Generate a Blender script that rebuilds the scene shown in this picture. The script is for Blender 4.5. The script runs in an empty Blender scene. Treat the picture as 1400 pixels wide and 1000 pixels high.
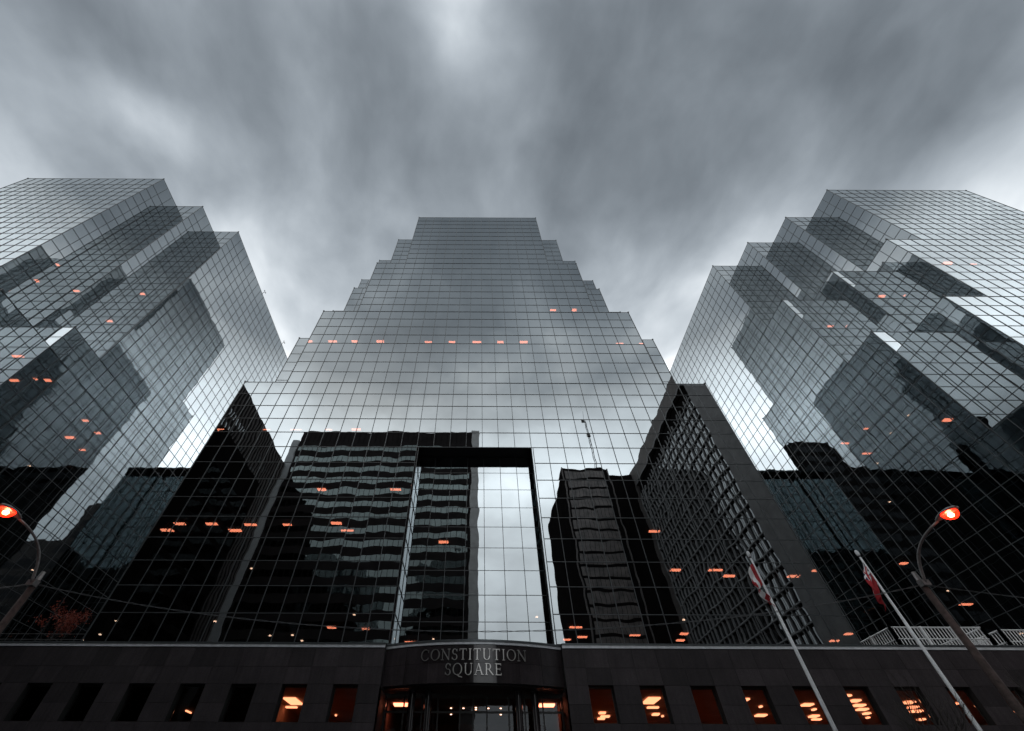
import bpy, math, random
from mathutils import Vector, Matrix

# ------------------------------------------------------------------ module
W = 1.524            # facade column width (5 ft)
HR = 1.1516 * W      # facade row height
EYE = 1.6
D0 = 20.3392 * W     # camera to the middle tower's front
ZP = EYE + 5.599 * W # podium roof level
def X(i): return (i - 0.254) * W
def Y(k): return D0 + k * W
def Z(j): return ZP + j * HR
random.seed(7)

scene = bpy.context.scene
COL = scene.collection

# ------------------------------------------------------------------ camera
PITCH, ROLL, FPX, CXP = 0.8607, 0.0044, 566.4853, 654.3764
fwd = Vector((0, math.cos(PITCH), math.sin(PITCH)))
right0 = Vector((1, 0, 0)); up0 = right0.cross(fwd)
right = math.cos(ROLL) * right0 + math.sin(ROLL) * up0
up = -math.sin(ROLL) * right0 + math.cos(ROLL) * up0
cam_d = bpy.data.cameras.new("camera")
cam_d.sensor_width = 36.0; cam_d.sensor_fit = 'HORIZONTAL'
cam_d.lens = FPX / 1400 * 36
cam_d.shift_x = (700 - CXP) / 1400
cam_d.clip_start = 0.05; cam_d.clip_end = 20000
cam = bpy.data.objects.new("camera", cam_d); COL.objects.link(cam)
m = Matrix((right, up, -fwd)).transposed().to_4x4(); m.translation = Vector((0, 0, EYE))
cam.matrix_world = m
scene.camera = cam
def pix(p):
    d = p - Vector((0, 0, EYE)); z = d.dot(fwd)
    if z < 0.1: return None
    return (CXP + FPX * d.dot(right) / z, 500 - FPX * d.dot(up) / z)

# ------------------------------------------------------------------ render / exposure
scene.render.engine = 'CYCLES'
scene.view_settings.view_transform = 'Standard'
scene.view_settings.look = 'None'
scene.view_settings.exposure = 0.0
scene.view_settings.gamma = 1.0
scene.cycles.max_bounces = 9
scene.cycles.glossy_bounces = 7
scene.cycles.diffuse_bounces = 3
scene.cycles.transparent_max_bounces = 10
scene.cycles.caustics_reflective = False
scene.cycles.caustics_refractive = False
scene.cycles.sample_clamp_indirect = 6.0

# ------------------------------------------------------------------ node helpers
class NT:
    def __init__(s, tree): s.t = tree; s.n = tree.nodes; s.l = tree.links
    def node(s, typ, **kw):
        n = s.n.new(typ)
        for a, b in kw.items(): setattr(n, a, b)
        return n
    def link(s, a, b): s.l.new(a, b)
    def setin(s, n, key, v):
        if hasattr(v, 'default_value') or isinstance(v, bpy.types.NodeSocket): s.link(v, n.inputs[key])
        else: n.inputs[key].default_value = v
    def math(s, op, a, b=0.0, c=0.0, clamp=False):
        n = s.node('ShaderNodeMath', operation=op); n.use_clamp = clamp
        s.setin(n, 0, a); s.setin(n, 1, b)
        if op in ('MULTIPLY_ADD', 'SMOOTH_MIN', 'COMPARE'): s.setin(n, 2, c)
        return n.outputs[0]
    def vec(s, op, a, b=(0, 0, 0)):
        n = s.node('ShaderNodeVectorMath', operation=op)
        s.setin(n, 0, a); 
        if op == 'SCALE': s.setin(n, 'Scale', b)
        elif op not in ('NORMALIZE', 'LENGTH'): s.setin(n, 1, b)
        return n.outputs['Value'] if op in ('LENGTH', 'DOT_PRODUCT') else n.outputs[0]
    def noise(s, vec, scale, detail=2, rough=0.5, dist=0.0):
        n = s.node('ShaderNodeTexNoise'); s.link(vec, n.inputs['Vector'])
        n.inputs['Scale'].default_value = scale; n.inputs['Detail'].default_value = detail
        n.inputs['Roughness'].default_value = rough; n.inputs['Distortion'].default_value = dist
        return n
    def ramp(s, fac, stops, interp='LINEAR'):
        n = s.node('ShaderNodeValToRGB'); s.link(fac, n.inputs[0]); r = n.color_ramp; r.interpolation = interp
        while len(r.elements) < len(stops): r.elements.new(0.5)
        for e, (p, c) in zip(r.elements, stops):
            e.position = p; e.color = (c, c, c, 1) if isinstance(c, (int, float)) else (*c, 1)
        return n.outputs[0]
    def mixc(s, fac, a, b, mode='MIX'):
        n = s.node('ShaderNodeMix', data_type='RGBA', blend_type=mode)
        s.setin(n, 0, fac)
        for k, v in ((6, a), (7, b)):
            if isinstance(v, bpy.types.NodeSocket): s.link(v, n.inputs[k])
            else: n.inputs[k].default_value = (*v, 1) if len(v) == 3 else v
        return n.outputs[2]

# ------------------------------------------------------------------ world: heavy overcast
SUN_EL, SUN_AZ = math.radians(38), math.radians(200)
world = bpy.data.worlds.new("World"); scene.world = world; world.use_nodes = True
world.node_tree.nodes.clear(); t = NT(world.node_tree)
out = t.node('ShaderNodeOutputWorld'); bg = t.node('ShaderNodeBackground')
tc = t.node('ShaderNodeTexCoord')
dirv = t.vec('NORMALIZE', tc.outputs['Generated'])
sep = t.node('ShaderNodeSeparateXYZ'); t.link(dirv, sep.inputs[0])
zc = t.math('MAXIMUM', sep.outputs['Z'], 0.02)
inv = t.math('DIVIDE', 1.0, t.math('ADD', zc, 0.10))
pl = t.vec('SCALE', dirv, inv)
sp = t.node('ShaderNodeSeparateXYZ'); t.link(pl, sp.inputs[0])
px, py = sp.outputs['X'], sp.outputs['Y']
cb = t.node('ShaderNodeCombineXYZ'); t.link(px, cb.inputs[0]); t.link(py, cb.inputs[1]); cb.inputs[2].default_value = 3.7
flat = cb.outputs[0]
warp = t.noise(flat, 2.2, 2, 0.5)
wv = t.vec('SCALE', t.vec('SUBTRACT', warp.outputs['Color'], (0.5, 0.5, 0.5)), 0.17)
pw = t.vec('ADD', flat, wv)
big = t.noise(pw, 2.6, 4, 0.5, 0.0).outputs['Fac']
mp = t.node('ShaderNodeMapping'); t.link(pw, mp.inputs[0])
mp.inputs['Rotation'].default_value = (0, 0, math.radians(62)); mp.inputs['Scale'].default_value = (1.0, 0.75, 1.0)
fine = t.noise(mp.outputs[0], 5.2, 6, 0.52, 0.0).outputs['Fac']
def blob(cx, cy, sx, sy, rot):
    """soft lobe of brighter or darker sky in the plane of the cloud base"""
    a = math.radians(rot); c, s = math.cos(a), math.sin(a)
    dx = t.math('SUBTRACT', px, cx); dy = t.math('SUBTRACT', py, cy)
    wx = t.node('ShaderNodeSeparateXYZ'); t.link(wv, wx.inputs[0])
    dx = t.math('ADD', dx, t.math('MULTIPLY', wx.outputs[0], 0.8)); dy = t.math('ADD', dy, t.math('MULTIPLY', wx.outputs[1], 0.8))
    u = t.math('ADD', t.math('MULTIPLY', dx, c / sx), t.math('MULTIPLY', dy, s / sx))
    v = t.math('ADD', t.math('MULTIPLY', dx, -s / sy), t.math('MULTIPLY', dy, c / sy))
    r2 = t.math('ADD', t.math('MULTIPLY', u, u), t.math('MULTIPLY', v, v))
    return t.math('POWER', 2.718, t.math('MULTIPLY', r2, -1.0))
cover = t.math('ADD', t.math('MULTIPLY', t.math('SUBTRACT', big, 0.5), 2.3), t.math('MULTIPLY', t.math('SUBTRACT', fine, 0.5), 2.0))
for (bx, by, sx, sy, rot, amt) in ((-0.03, 0.02, 0.085, 0.125, -12, 1.55), (0.17, 0.02, 0.09, 0.16, -12, -0.45), (-0.88, -0.05, 0.34, 0.15, 0, -0.6), (-0.72, 0.12, 0.16, 0.07, 40, 0.30),
                                   (-0.36, 0.03, 0.10, 0.04, 60, 0.22), (0.24, 0.10, 0.16, 0.20, 0, -0.36),
                                   (-0.20, 0.10, 0.09, 0.14, 10, -0.26), (0.90, -0.02, 0.36, 0.18, 0, -0.75),
                                   (-1.18, 0.18, 0.44, 0.36, 0, -3.1), (1.18, 0.20, 0.44, 0.38, 0, -3.4), (-0.60, 0.42, 0.22, 0.18, 0, 0.35), (0.60, 0.42, 0.22, 0.18, 0, 0.35), (-0.42, 0.45, 0.20, 0.18, 0, 0.32), (-0.62, 0.16, 0.10, 0.05, 35, 0.35), (0.52, 0.52, 0.2, 0.12, 0, 0.2), (0.10, 0.36, 0.25, 0.10, 0, -0.12)):  # dark outer lobes imitate lens vignetting; bright side pair added to lift side glass
    cover = t.math('ADD', cover, t.math('MULTIPLY', blob(bx, by, sx, sy, rot), amt))
soft = t.ramp(sep.outputs['Z'], [(0.35, 0.3), (0.62, 0.6), (0.8, 1.0)])   # distant cloud loses contrast in the haze
tone = t.math('POWER', 2.718, t.math('MULTIPLY', t.math('MULTIPLY', cover, soft), 0.66))
elev = t.ramp(sep.outputs['Z'], [(0.0, 1.1), (0.25, 1.5), (0.42, 2.2), (0.54, 3.6), (0.62, 2.6), (0.71, 0.84), (0.81, 0.47), (0.90, 0.345), (1.0, 0.25)], 'LINEAR')
lum = t.math('MULTIPLY', elev, tone)
# behind the viewer low sky dimmed, high sky lifted, to balance glass reflections
yb = t.math('MAXIMUM', t.math('MULTIPLY', sep.outputs['Y'], -1.0), 0.0)
slope = t.math('MULTIPLY', t.math('MULTIPLY', yb, t.math('SUBTRACT', sep.outputs['Z'], 0.72)), 7.0)
bf = t.math('MINIMUM', t.math('MAXIMUM', t.math('ADD', 1.0, slope), 0.74), 1.12)
lum = t.math('MULTIPLY', lum, bf)
tint = t.mixc(t.math('MULTIPLY', lum, 1.0, clamp=True), (0.83, 0.975, 1.12), (0.95, 1.0, 1.035))
cloud = t.vec('SCALE', tint, lum)
sky = t.node('ShaderNodeTexSky', sky_type='NISHITA'); sky.sun_disc = False
sky.sun_elevation = SUN_EL; sky.sun_rotation = SUN_AZ; sky.air_density = 1.0; sky.dust_density = 3.0
skyc = t.vec('SCALE', sky.outputs[0], 0.006)
fin = t.vec('ADD', cloud, skyc)
t.link(fin, bg.inputs['Color']); bg.inputs['Strength'].default_value = 1.0
t.link(bg.outputs[0], out.inputs['Surface'])

# ------------------------------------------------------------------ sun, veiled by cloud
sl = bpy.data.lights.new("sun", 'SUN'); sl.energy = 0.5; sl.angle = math.radians(20); sl.color = (1.0, 0.96, 0.9)
sl.cycles.use_multiple_importance_sampling = False
sun = bpy.data.objects.new("sun", sl); COL.objects.link(sun)
sd = Vector((math.sin(SUN_AZ) * math.cos(SUN_EL), math.cos(SUN_AZ) * math.cos(SUN_EL), math.sin(SUN_EL)))
sun.rotation_euler = sd.to_track_quat('Z', 'Y').to_euler(); sun.location = sd * 300

# ------------------------------------------------------------------ materials
def newmat(name):
    m = bpy.data.materials.new(name); m.use_nodes = True
    m.node_tree.nodes.clear(); t = NT(m.node_tree)
    o = t.node('ShaderNodeOutputMaterial'); return m, t, o
def solid(name, col, rough=0.6, metal=0.0, var=0.25, scale=2.0, bump=0.0, spec=0.5, bscale=None):
    m, t, o = newmat(name)
    p = t.node('ShaderNodeBsdfPrincipled'); geo = t.node('ShaderNodeNewGeometry')
    n = t.noise(geo.outputs['Position'], scale, 5, 0.6)
    lo = tuple(c * (1 - var) for c in col); hi = tuple(min(1, c * (1 + var)) for c in col)
    t.link(t.ramp(n.outputs['Fac'], [(0.3, lo), (0.7, hi)]), p.inputs['Base Color'])
    p.inputs['Roughness'].default_value = rough; p.inputs['Metallic'].default_value = metal
    p.inputs['Specular IOR Level'].default_value = spec
    if bump:
        b = t.node('ShaderNodeBump'); n2 = t.noise(geo.outputs['Position'], bscale or scale * 6, 4, 0.6)
        t.link(n2.outputs['Fac'], b.inputs['Height']); b.inputs['Strength'].default_value = bump; b.inputs['Distance'].default_value = 0.02
        t.link(b.outputs[0], p.inputs['Normal'])
    t.link(p.outputs[0], o.inputs[0]); return m
def emit(name, col, s):
    m, t, o = newmat(name); e = t.node('ShaderNodeEmission'); e.inputs[0].default_value = (*col, 1); e.inputs[1].default_value = s
    t.link(e.outputs[0], o.inputs[0]); return m
def glass(name, ior, tint, trans, wave, wscale=0.55, rough=0.0):
    """coated curtain wall glass: mirror-like outside, a little see-through, slightly wavy"""
    m, t, o = newmat(name)
    geo = t.node('ShaderNodeNewGeometry')
    n1 = t.noise(geo.outputs['Position'], wscale, 1, 0.4)
    n2 = t.noise(geo.outputs['Position'], wscale * 2.6, 0, 0.4)
    off = t.vec('ADD', t.vec('SCALE', t.vec('SUBTRACT', n1.outputs['Color'], (0.5, 0.5, 0.5)), wave),
                t.vec('SCALE', t.vec('SUBTRACT', n2.outputs['Color'], (0.5, 0.5, 0.5)), wave * 0.35))
    nor = t.vec('NORMALIZE', t.vec('ADD', geo.outputs['Normal'], off))
    g = t.node('ShaderNodeBsdfGlossy'); g.inputs['Color'].default_value = (*tint, 1); g.inputs['Roughness'].default_value = rough
    t.link(nor, g.inputs['Normal'])
    tr = t.node('ShaderNodeBsdfTransparent'); tr.inputs[0].default_value = (*trans, 1)
    fr = t.node('ShaderNodeFresnel'); fr.inputs['IOR'].default_value = ior
    mx = t.node('ShaderNodeMixShader'); t.link(fr.outputs[0], mx.inputs[0]); t.link(tr.outputs[0], mx.inputs[1]); t.link(g.outputs[0], mx.inputs[2])
    t.link(mx.outputs[0], o.inputs[0]); return m

M = {}
M['pane'] = glass('coated_glass', 3.75, (0.90, 0.967, 1.0), (0.15, 0.155, 0.155), 0.0085)
M['pane_link'] = glass('link_glass', 9.0, (0.80, 0.96, 1.0), (0.06, 0.06, 0.06), 0.02, 0.8)
M['mullion'] = solid('mullion_metal', (0.055, 0.062, 0.066), 0.45, 0.0, 0.15, 1.0)
M['cap'] = solid('cap_metal', (0.11, 0.12, 0.125), 0.4, 0.4, 0.2, 1.0)
M['slab'] = solid('slab_dark', (0.05, 0.047, 0.045), 0.9, 0, 0.2, 0.7)
M['roof'] = solid('roof_gravel', (0.12, 0.12, 0.12), 0.95, 0, 0.3, 4)
M['soffit'] = solid('soffit_panel', (0.012, 0.012, 0.013), 0.35, 0, 0.2, 1)
M['lamp_o'] = emit('ceiling_lamp', (1.0, 0.27, 0.145), 9.0)
M['lamp_h'] = emit('hall_lamp', (1.0, 0.36, 0.18), 4.0)
M['lamp_w'] = emit('downlight', (1.0, 0.62, 0.42), 9.0)
M['silver'] = solid('anodised_silver', (0.62, 0.64, 0.67), 0.4, 0.15, 0.15, 3)
M['silver_d'] = solid('anodised_dark', (0.09, 0.10, 0.105), 0.35, 0.5, 0.15, 3)
M['white_paint'] = solid('white_paint', (0.80, 0.81, 0.82), 0.45, 0, 0.1, 6)
M['wood_pole'] = solid('brown_pole', (0.075, 0.052, 0.046), 0.8, 0, 0.5, 9, 0.5)
M['galv'] = solid('galvanised_arm', (0.30, 0.285, 0.28), 0.45, 0.6, 0.25, 12)
M['steel'] = solid('letter_steel', (0.52, 0.50, 0.485), 0.30, 0.9, 0.1, 8)
M['asphalt'] = solid('asphalt', (0.05, 0.05, 0.052), 0.9, 0, 0.3, 6, 0.4)
M['concrete'] = solid('pavement_concrete', (0.20, 0.195, 0.19), 0.9, 0, 0.2, 1.5, 0.3)
M['ground'] = solid('ground_city', (0.10, 0.10, 0.10), 0.95, 0, 0.3, 0.05)
M['paint'] = solid('road_paint', (0.6, 0.6, 0.58), 0.8, 0, 0.15, 5)
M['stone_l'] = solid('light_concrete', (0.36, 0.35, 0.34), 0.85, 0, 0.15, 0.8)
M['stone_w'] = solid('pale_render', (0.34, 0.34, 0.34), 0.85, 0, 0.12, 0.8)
M['stone_m'] = solid('grey_precast', (0.15, 0.145, 0.145), 0.85, 0, 0.25, 0.6)
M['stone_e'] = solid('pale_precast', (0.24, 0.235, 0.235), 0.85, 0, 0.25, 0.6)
M['stone_b'] = solid('brown_precast', (0.105, 0.092, 0.088), 0.85, 0, 0.3, 0.5)
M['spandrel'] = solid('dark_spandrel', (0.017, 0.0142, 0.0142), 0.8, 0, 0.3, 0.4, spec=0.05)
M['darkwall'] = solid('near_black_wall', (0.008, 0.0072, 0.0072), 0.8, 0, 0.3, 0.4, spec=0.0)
M['b_glass'] = glass('band_window', 1.9, (0.80, 0.92, 0.90), (0.02, 0.02, 0.02), 0.05, 0.5)
M['b_glass2'] = glass('dull_window', 2.6, (0.9, 0.93, 0.95), (0.03, 0.03, 0.03), 0.06, 0.5)
M['b_glass3'] = solid('blind_window', (0.10, 0.082, 0.076), 0.5, 0, 0.6, 0.45)
M['dglass'] = glass('black_window', 1.35, (0.9, 0.9, 0.95), (0.01, 0.01, 0.01), 0.03, 0.5)
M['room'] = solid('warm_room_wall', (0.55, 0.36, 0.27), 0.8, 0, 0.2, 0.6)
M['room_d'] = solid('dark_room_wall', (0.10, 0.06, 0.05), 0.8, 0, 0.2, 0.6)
M['shop'] = glass('window_pane', 1.5, (0.9, 0.95, 1.0), (0.55, 0.5, 0.48), 0.02)
M['bark'] = solid('bark', (0.05, 0.042, 0.038), 0.9, 0, 0.4, 12, 0.5)
M['black_cable'] = solid('cable_jacket', (0.10, 0.10, 0.10), 0.35, 0.3, 0.4, 30)
M['frame_d'] = solid('bronze_frame', (0.02, 0.018, 0.017), 0.35, 0.3, 0.2, 3)

def granite(name, col, rough):
    m, t, o = newmat(name)
    p = t.node('ShaderNodeBsdfPrincipled'); geo = t.node('ShaderNodeNewGeometry'); oi = t.node('ShaderNodeObjectInfo')
    n = t.noise(geo.outputs['Position'], 55, 3, 0.7); n2 = t.noise(geo.outputs['Position'], 0.9, 5, 0.65)
    mps = t.node('ShaderNodeMapping'); t.link(geo.outputs['Position'], mps.inputs[0]); mps.inputs['Scale'].default_value = (3.0, 3.0, 0.18)
    n3 = t.noise(mps.outputs[0], 1.6, 4, 0.6)
    base = t.ramp(n.outputs['Fac'], [(0.3, tuple(c * 0.45 for c in col)), (0.7, tuple(c * 1.6 for c in col))])
    f = t.math('MULTIPLY', t.math('ADD', 0.45, t.math('MULTIPLY', n2.outputs['Fac'], 1.1)), t.math('ADD', 0.55, t.math('MULTIPLY', n3.outputs['Fac'], 0.9)))
    f = t.math('MULTIPLY', f, t.math('ADD', 0.74, t.math('MULTIPLY', oi.outputs['Random'], 0.5)))
    t.link(t.vec('SCALE', base, f), p.inputs['Base Color'])
    t.link(t.math('ADD', rough, t.math('MULTIPLY', n2.outputs['Fac'], 0.12)), p.inputs['Roughness'])
    p.inputs['Specular IOR Level'].default_value = 0.5 if rough < .2 else 0.22
    t.link(p.outputs[0], o.inputs[0]); return m
M['granite'] = granite('flamed_granite', (0.037, 0.0305, 0.033), 0.55)
M['granite_p'] = granite('polished_granite', (0.034, 0.028, 0.030), 0.03)
M['granite_j'] = solid('granite_joint', (0.008, 0.008, 0.008), 0.9, 0, 0.2, 3)

def leafmat(name, col):
    m, t, o = newmat(name)
    p = t.node('ShaderNodeBsdfPrincipled'); geo = t.node('ShaderNodeNewGeometry')
    n = t.noise(geo.outputs['Position'], 6, 2, 0.5)
    t.link(t.ramp(n.outputs['Fac'], [(0.3, tuple(c * 0.45 for c in col)), (0.7, tuple(c * 1.5 for c in col))]), p.inputs['Base Color'])
    p.inputs['Roughness'].default_value = 0.7
    t.link(p.outputs[0], o.inputs[0]); return m
M['red_leaf'] = leafmat('russet_leaf', (0.42, 0.085, 0.05))

# ------------------------------------------------------------------ mesh builder
class MB:
    def __init__(s): s.v = []; s.f = []; s.m = []
    def quad(s, a, b, c, d, mi=0):
        n = len(s.v); s.v += [a, b, c, d]; s.f.append((n, n + 1, n + 2, n + 3)); s.m.append(mi)
    def box(s, x0, x1, y0, y1, z0, z1, mi=0):
        n = len(s.v)
        s.v += [(x0, y0, z0), (x1, y0, z0), (x1, y1, z0), (x0, y1, z0), (x0, y0, z1), (x1, y0, z1), (x1, y1, z1), (x0, y1, z1)]
        for f in ((0, 3, 2, 1), (4, 5, 6, 7), (0, 1, 5, 4), (1, 2, 6, 5), (2, 3, 7, 6), (3, 0, 4, 7)):
            s.f.append(tuple(n + q for q in f)); s.m.append(mi)
    def prism(s, pts, z0, z1, mi=0):
        """vertical prism over a counter-clockwise outline"""
        n = len(s.v); k = len(pts)
        s.v += [(a, b, z0) for a, b in pts] + [(a, b, z1) for a, b in pts]
        s.f.append(tuple(n + q for q in reversed(range(k)))); s.m.append(mi)
        s.f.append(tuple(n + k + q for q in range(k))); s.m.append(mi)
        for q in range(k):
            r = (q + 1) % k; s.f.append((n + q, n + r, n + k + r, n + k + q)); s.m.append(mi)
    def tube(s, pts, rad, seg=8, mi=0, cap=True):
        pts = [Vector(p) for p in pts]; k = len(pts)
        rads = rad if isinstance(rad, (list, tuple)) else [rad] * k
        n = len(s.v); ref = None
        for a in range(k):
            d = (pts[min(a + 1, k - 1)] - pts[max(a - 1, 0)]).normalized()
            if ref is None: ref = Vector((1, 0, 0)) if abs(d.x) < 0.8 else Vector((0, 0, 1))
            u = (ref - d * ref.dot(d)).normalized(); ref = u; v = d.cross(u)
            for b in range(seg):
                an = 2 * math.pi * b / seg
                s.v.append(tuple(pts[a] + (u * math.cos(an) + v * math.sin(an)) * rads[a]))
        for a in range(k - 1):
            for b in range(seg):
                c = (b + 1) % seg
                s.f.append((n + a * seg + b, n + a * seg + c, n + (a + 1) * seg + c, n + (a + 1) * seg + b)); s.m.append(mi)
        if cap:
            s.f.append(tuple(n + b for b in reversed(range(seg)))); s.m.append(mi)
            s.f.append(tuple(n + (k - 1) * seg + b for b in range(seg))); s.m.append(mi)
    def lathe(s, c, prof, seg=16, mi=0):
        """profile of (radius, z) spun about a vertical axis through c"""
        n = len(s.v); k = len(prof)
        for r, z in prof:
            for b in range(seg):
                an = 2 * math.pi * b / seg; s.v.append((c[0] + r * math.cos(an), c[1] + r * math.sin(an), c[2] + z))
        for a in range(k - 1):
            for b in range(seg):
                d = (b + 1) % seg
                s.f.append((n + a * seg + b, n + a * seg + d, n + (a + 1) * seg + d, n + (a + 1) * seg + b)); s.m.append(mi)
    def mesh(s, name, mats):
        me = bpy.data.meshes.new(name); me.from_pydata(s.v, [], s.f)
        for q in (mats if isinstance(mats, (list, tuple)) else [mats]): me.materials.append(q)
        if any(s.m): me.polygons.foreach_set('material_index', s.m)
        me.update(); return me
    def build(s, name, mats, parent=None, smooth=False, stuff=False):
        me = s.mesh(name, mats)
        if smooth: me.polygons.foreach_set('use_smooth', [True] * len(me.polygons))
        o = bpy.data.objects.new(name, me); COL.objects.link(o)
        if parent is not None: attach(o, parent)
        if stuff: o['kind'] = 'stuff'
        return o
def attach(o, parent):
    o.parent = parent; o.matrix_parent_inverse = Matrix.Translation(-parent.matrix_world.translation) if False else Matrix.Identity(4)
def inst(name, me, loc, parent, rot=(0, 0, 0), scale=(1, 1, 1)):
    o = bpy.data.objects.new(name, me); COL.objects.link(o); o.location = loc; o.rotation_euler = rot; o.scale = scale
    if parent is not None: o.parent = parent
    return o
def tag(o, label, cat, group=None):
    o['label'] = label; o['category'] = cat
    if group: o['group'] = group
    return o
def thing(name, label, cat, group=None):
    """an Empty at the world origin frame; its parts are modelled in place"""
    o = bpy.data.objects.new(name, None); COL.objects.link(o); o.empty_display_size = 0.5
    return tag(o, label, cat, group)
def structure(o): o['kind'] = 'structure'; return o

# ================================================================== setting
G0 = 0.0
b = MB(); b.box(-1500, 1500, -1500, 1500, -0.6, -0.02); structure(b.build('ground', M['ground']))
b = MB(); b.box(-400, 400, 6.0, 19.0, -0.3, -0.016); structure(b.build('road', M['asphalt']))
b = MB(); b.box(-400, 400, 19.15, D0 + 60, -0.3, 0.12); structure(b.build('pavement', M['concrete']))
b = MB(); b.box(-400, 400, -60, 5.85, -0.3, 0.0); structure(b.build('plaza_pavement', M['concrete']))
for nm, y0 in (('kerb', 19.0), ('kerb', 5.85)):
    b = MB(); b.box(-400, 400, y0, y0 + 0.15, -0.3, 0.125 if y0 > 10 else 0.004); structure(b.build(nm, M['stone_m']))
b = MB()
for n in range(-30, 31): b.box(n * 6 - 1.5, n * 6 + 1.5, 12.4, 12.52, -0.014, -0.010)
structure(b.build('lane_marking', M['paint']))

# ================================================================== glass towers
def outline(ic, k0, hws, back, sym=False):
    r = []
    for n, hw in enumerate(hws):
        ka = k0 + 3 * n
        if n == 0: r.append((hw, ka))
        else:
            r.append((hws[n - 1], ka)); r.append((hw, ka))
    if sym: r += [(a, k0 + back - c) for a, c in reversed([(a, c - k0) for a, c in r])]
    else: r.append((hws[-1], back))
    return [(ic - a, c) for a, c in reversed(r)] + [(ic + a, c) for a, c in r]
def inset(pts, d):
    """shrink an axis-aligned counter-clockwise outline (grid units)"""
    res = []; k = len(pts)
    for q in range(k):
        a, c, e = Vector(pts[q - 1]), Vector(pts[q]), Vector(pts[(q + 1) % k])
        d1 = (c - a).normalized(); d2 = (e - c).normalized()
        n1 = Vector((-d1.y, d1.x)); n2 = Vector((-d2.y, d2.x))
        res.append(tuple(c + (n1 + n2) * d))
    return res

pane_b = MB()   # a single pane: face plus edges, facing -Y, unit size
pane_b.quad((-.5, 0, -.5), (.5, 0, -.5), (.5, 0, .5), (-.5, 0, .5))
for a, c in (((-.5, -.5), (.5, -.5)), ((.5, -.5), (.5, .5)), ((.5, .5), (-.5, .5)), ((-.5, .5), (-.5, -.5))):
    pane_b.quad((c[0], 0, c[1]), (a[0], 0, a[1]), (a[0], 0.02, a[1]), (c[0], 0.02, c[1]))
PANE = pane_b.mesh('pane', M['pane'])
lamp_b = MB(); lamp_b.box(-.62, .62, -.16, .16, -.07, 0); LAMP = lamp_b.mesh('ceiling_light', M['lamp_o'])
cap_b = MB(); cap_b.box(-.08, .08, -.08, .08, 0, .18); CAPM = cap_b.mesh('corner_cap', M['mullion'])

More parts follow.
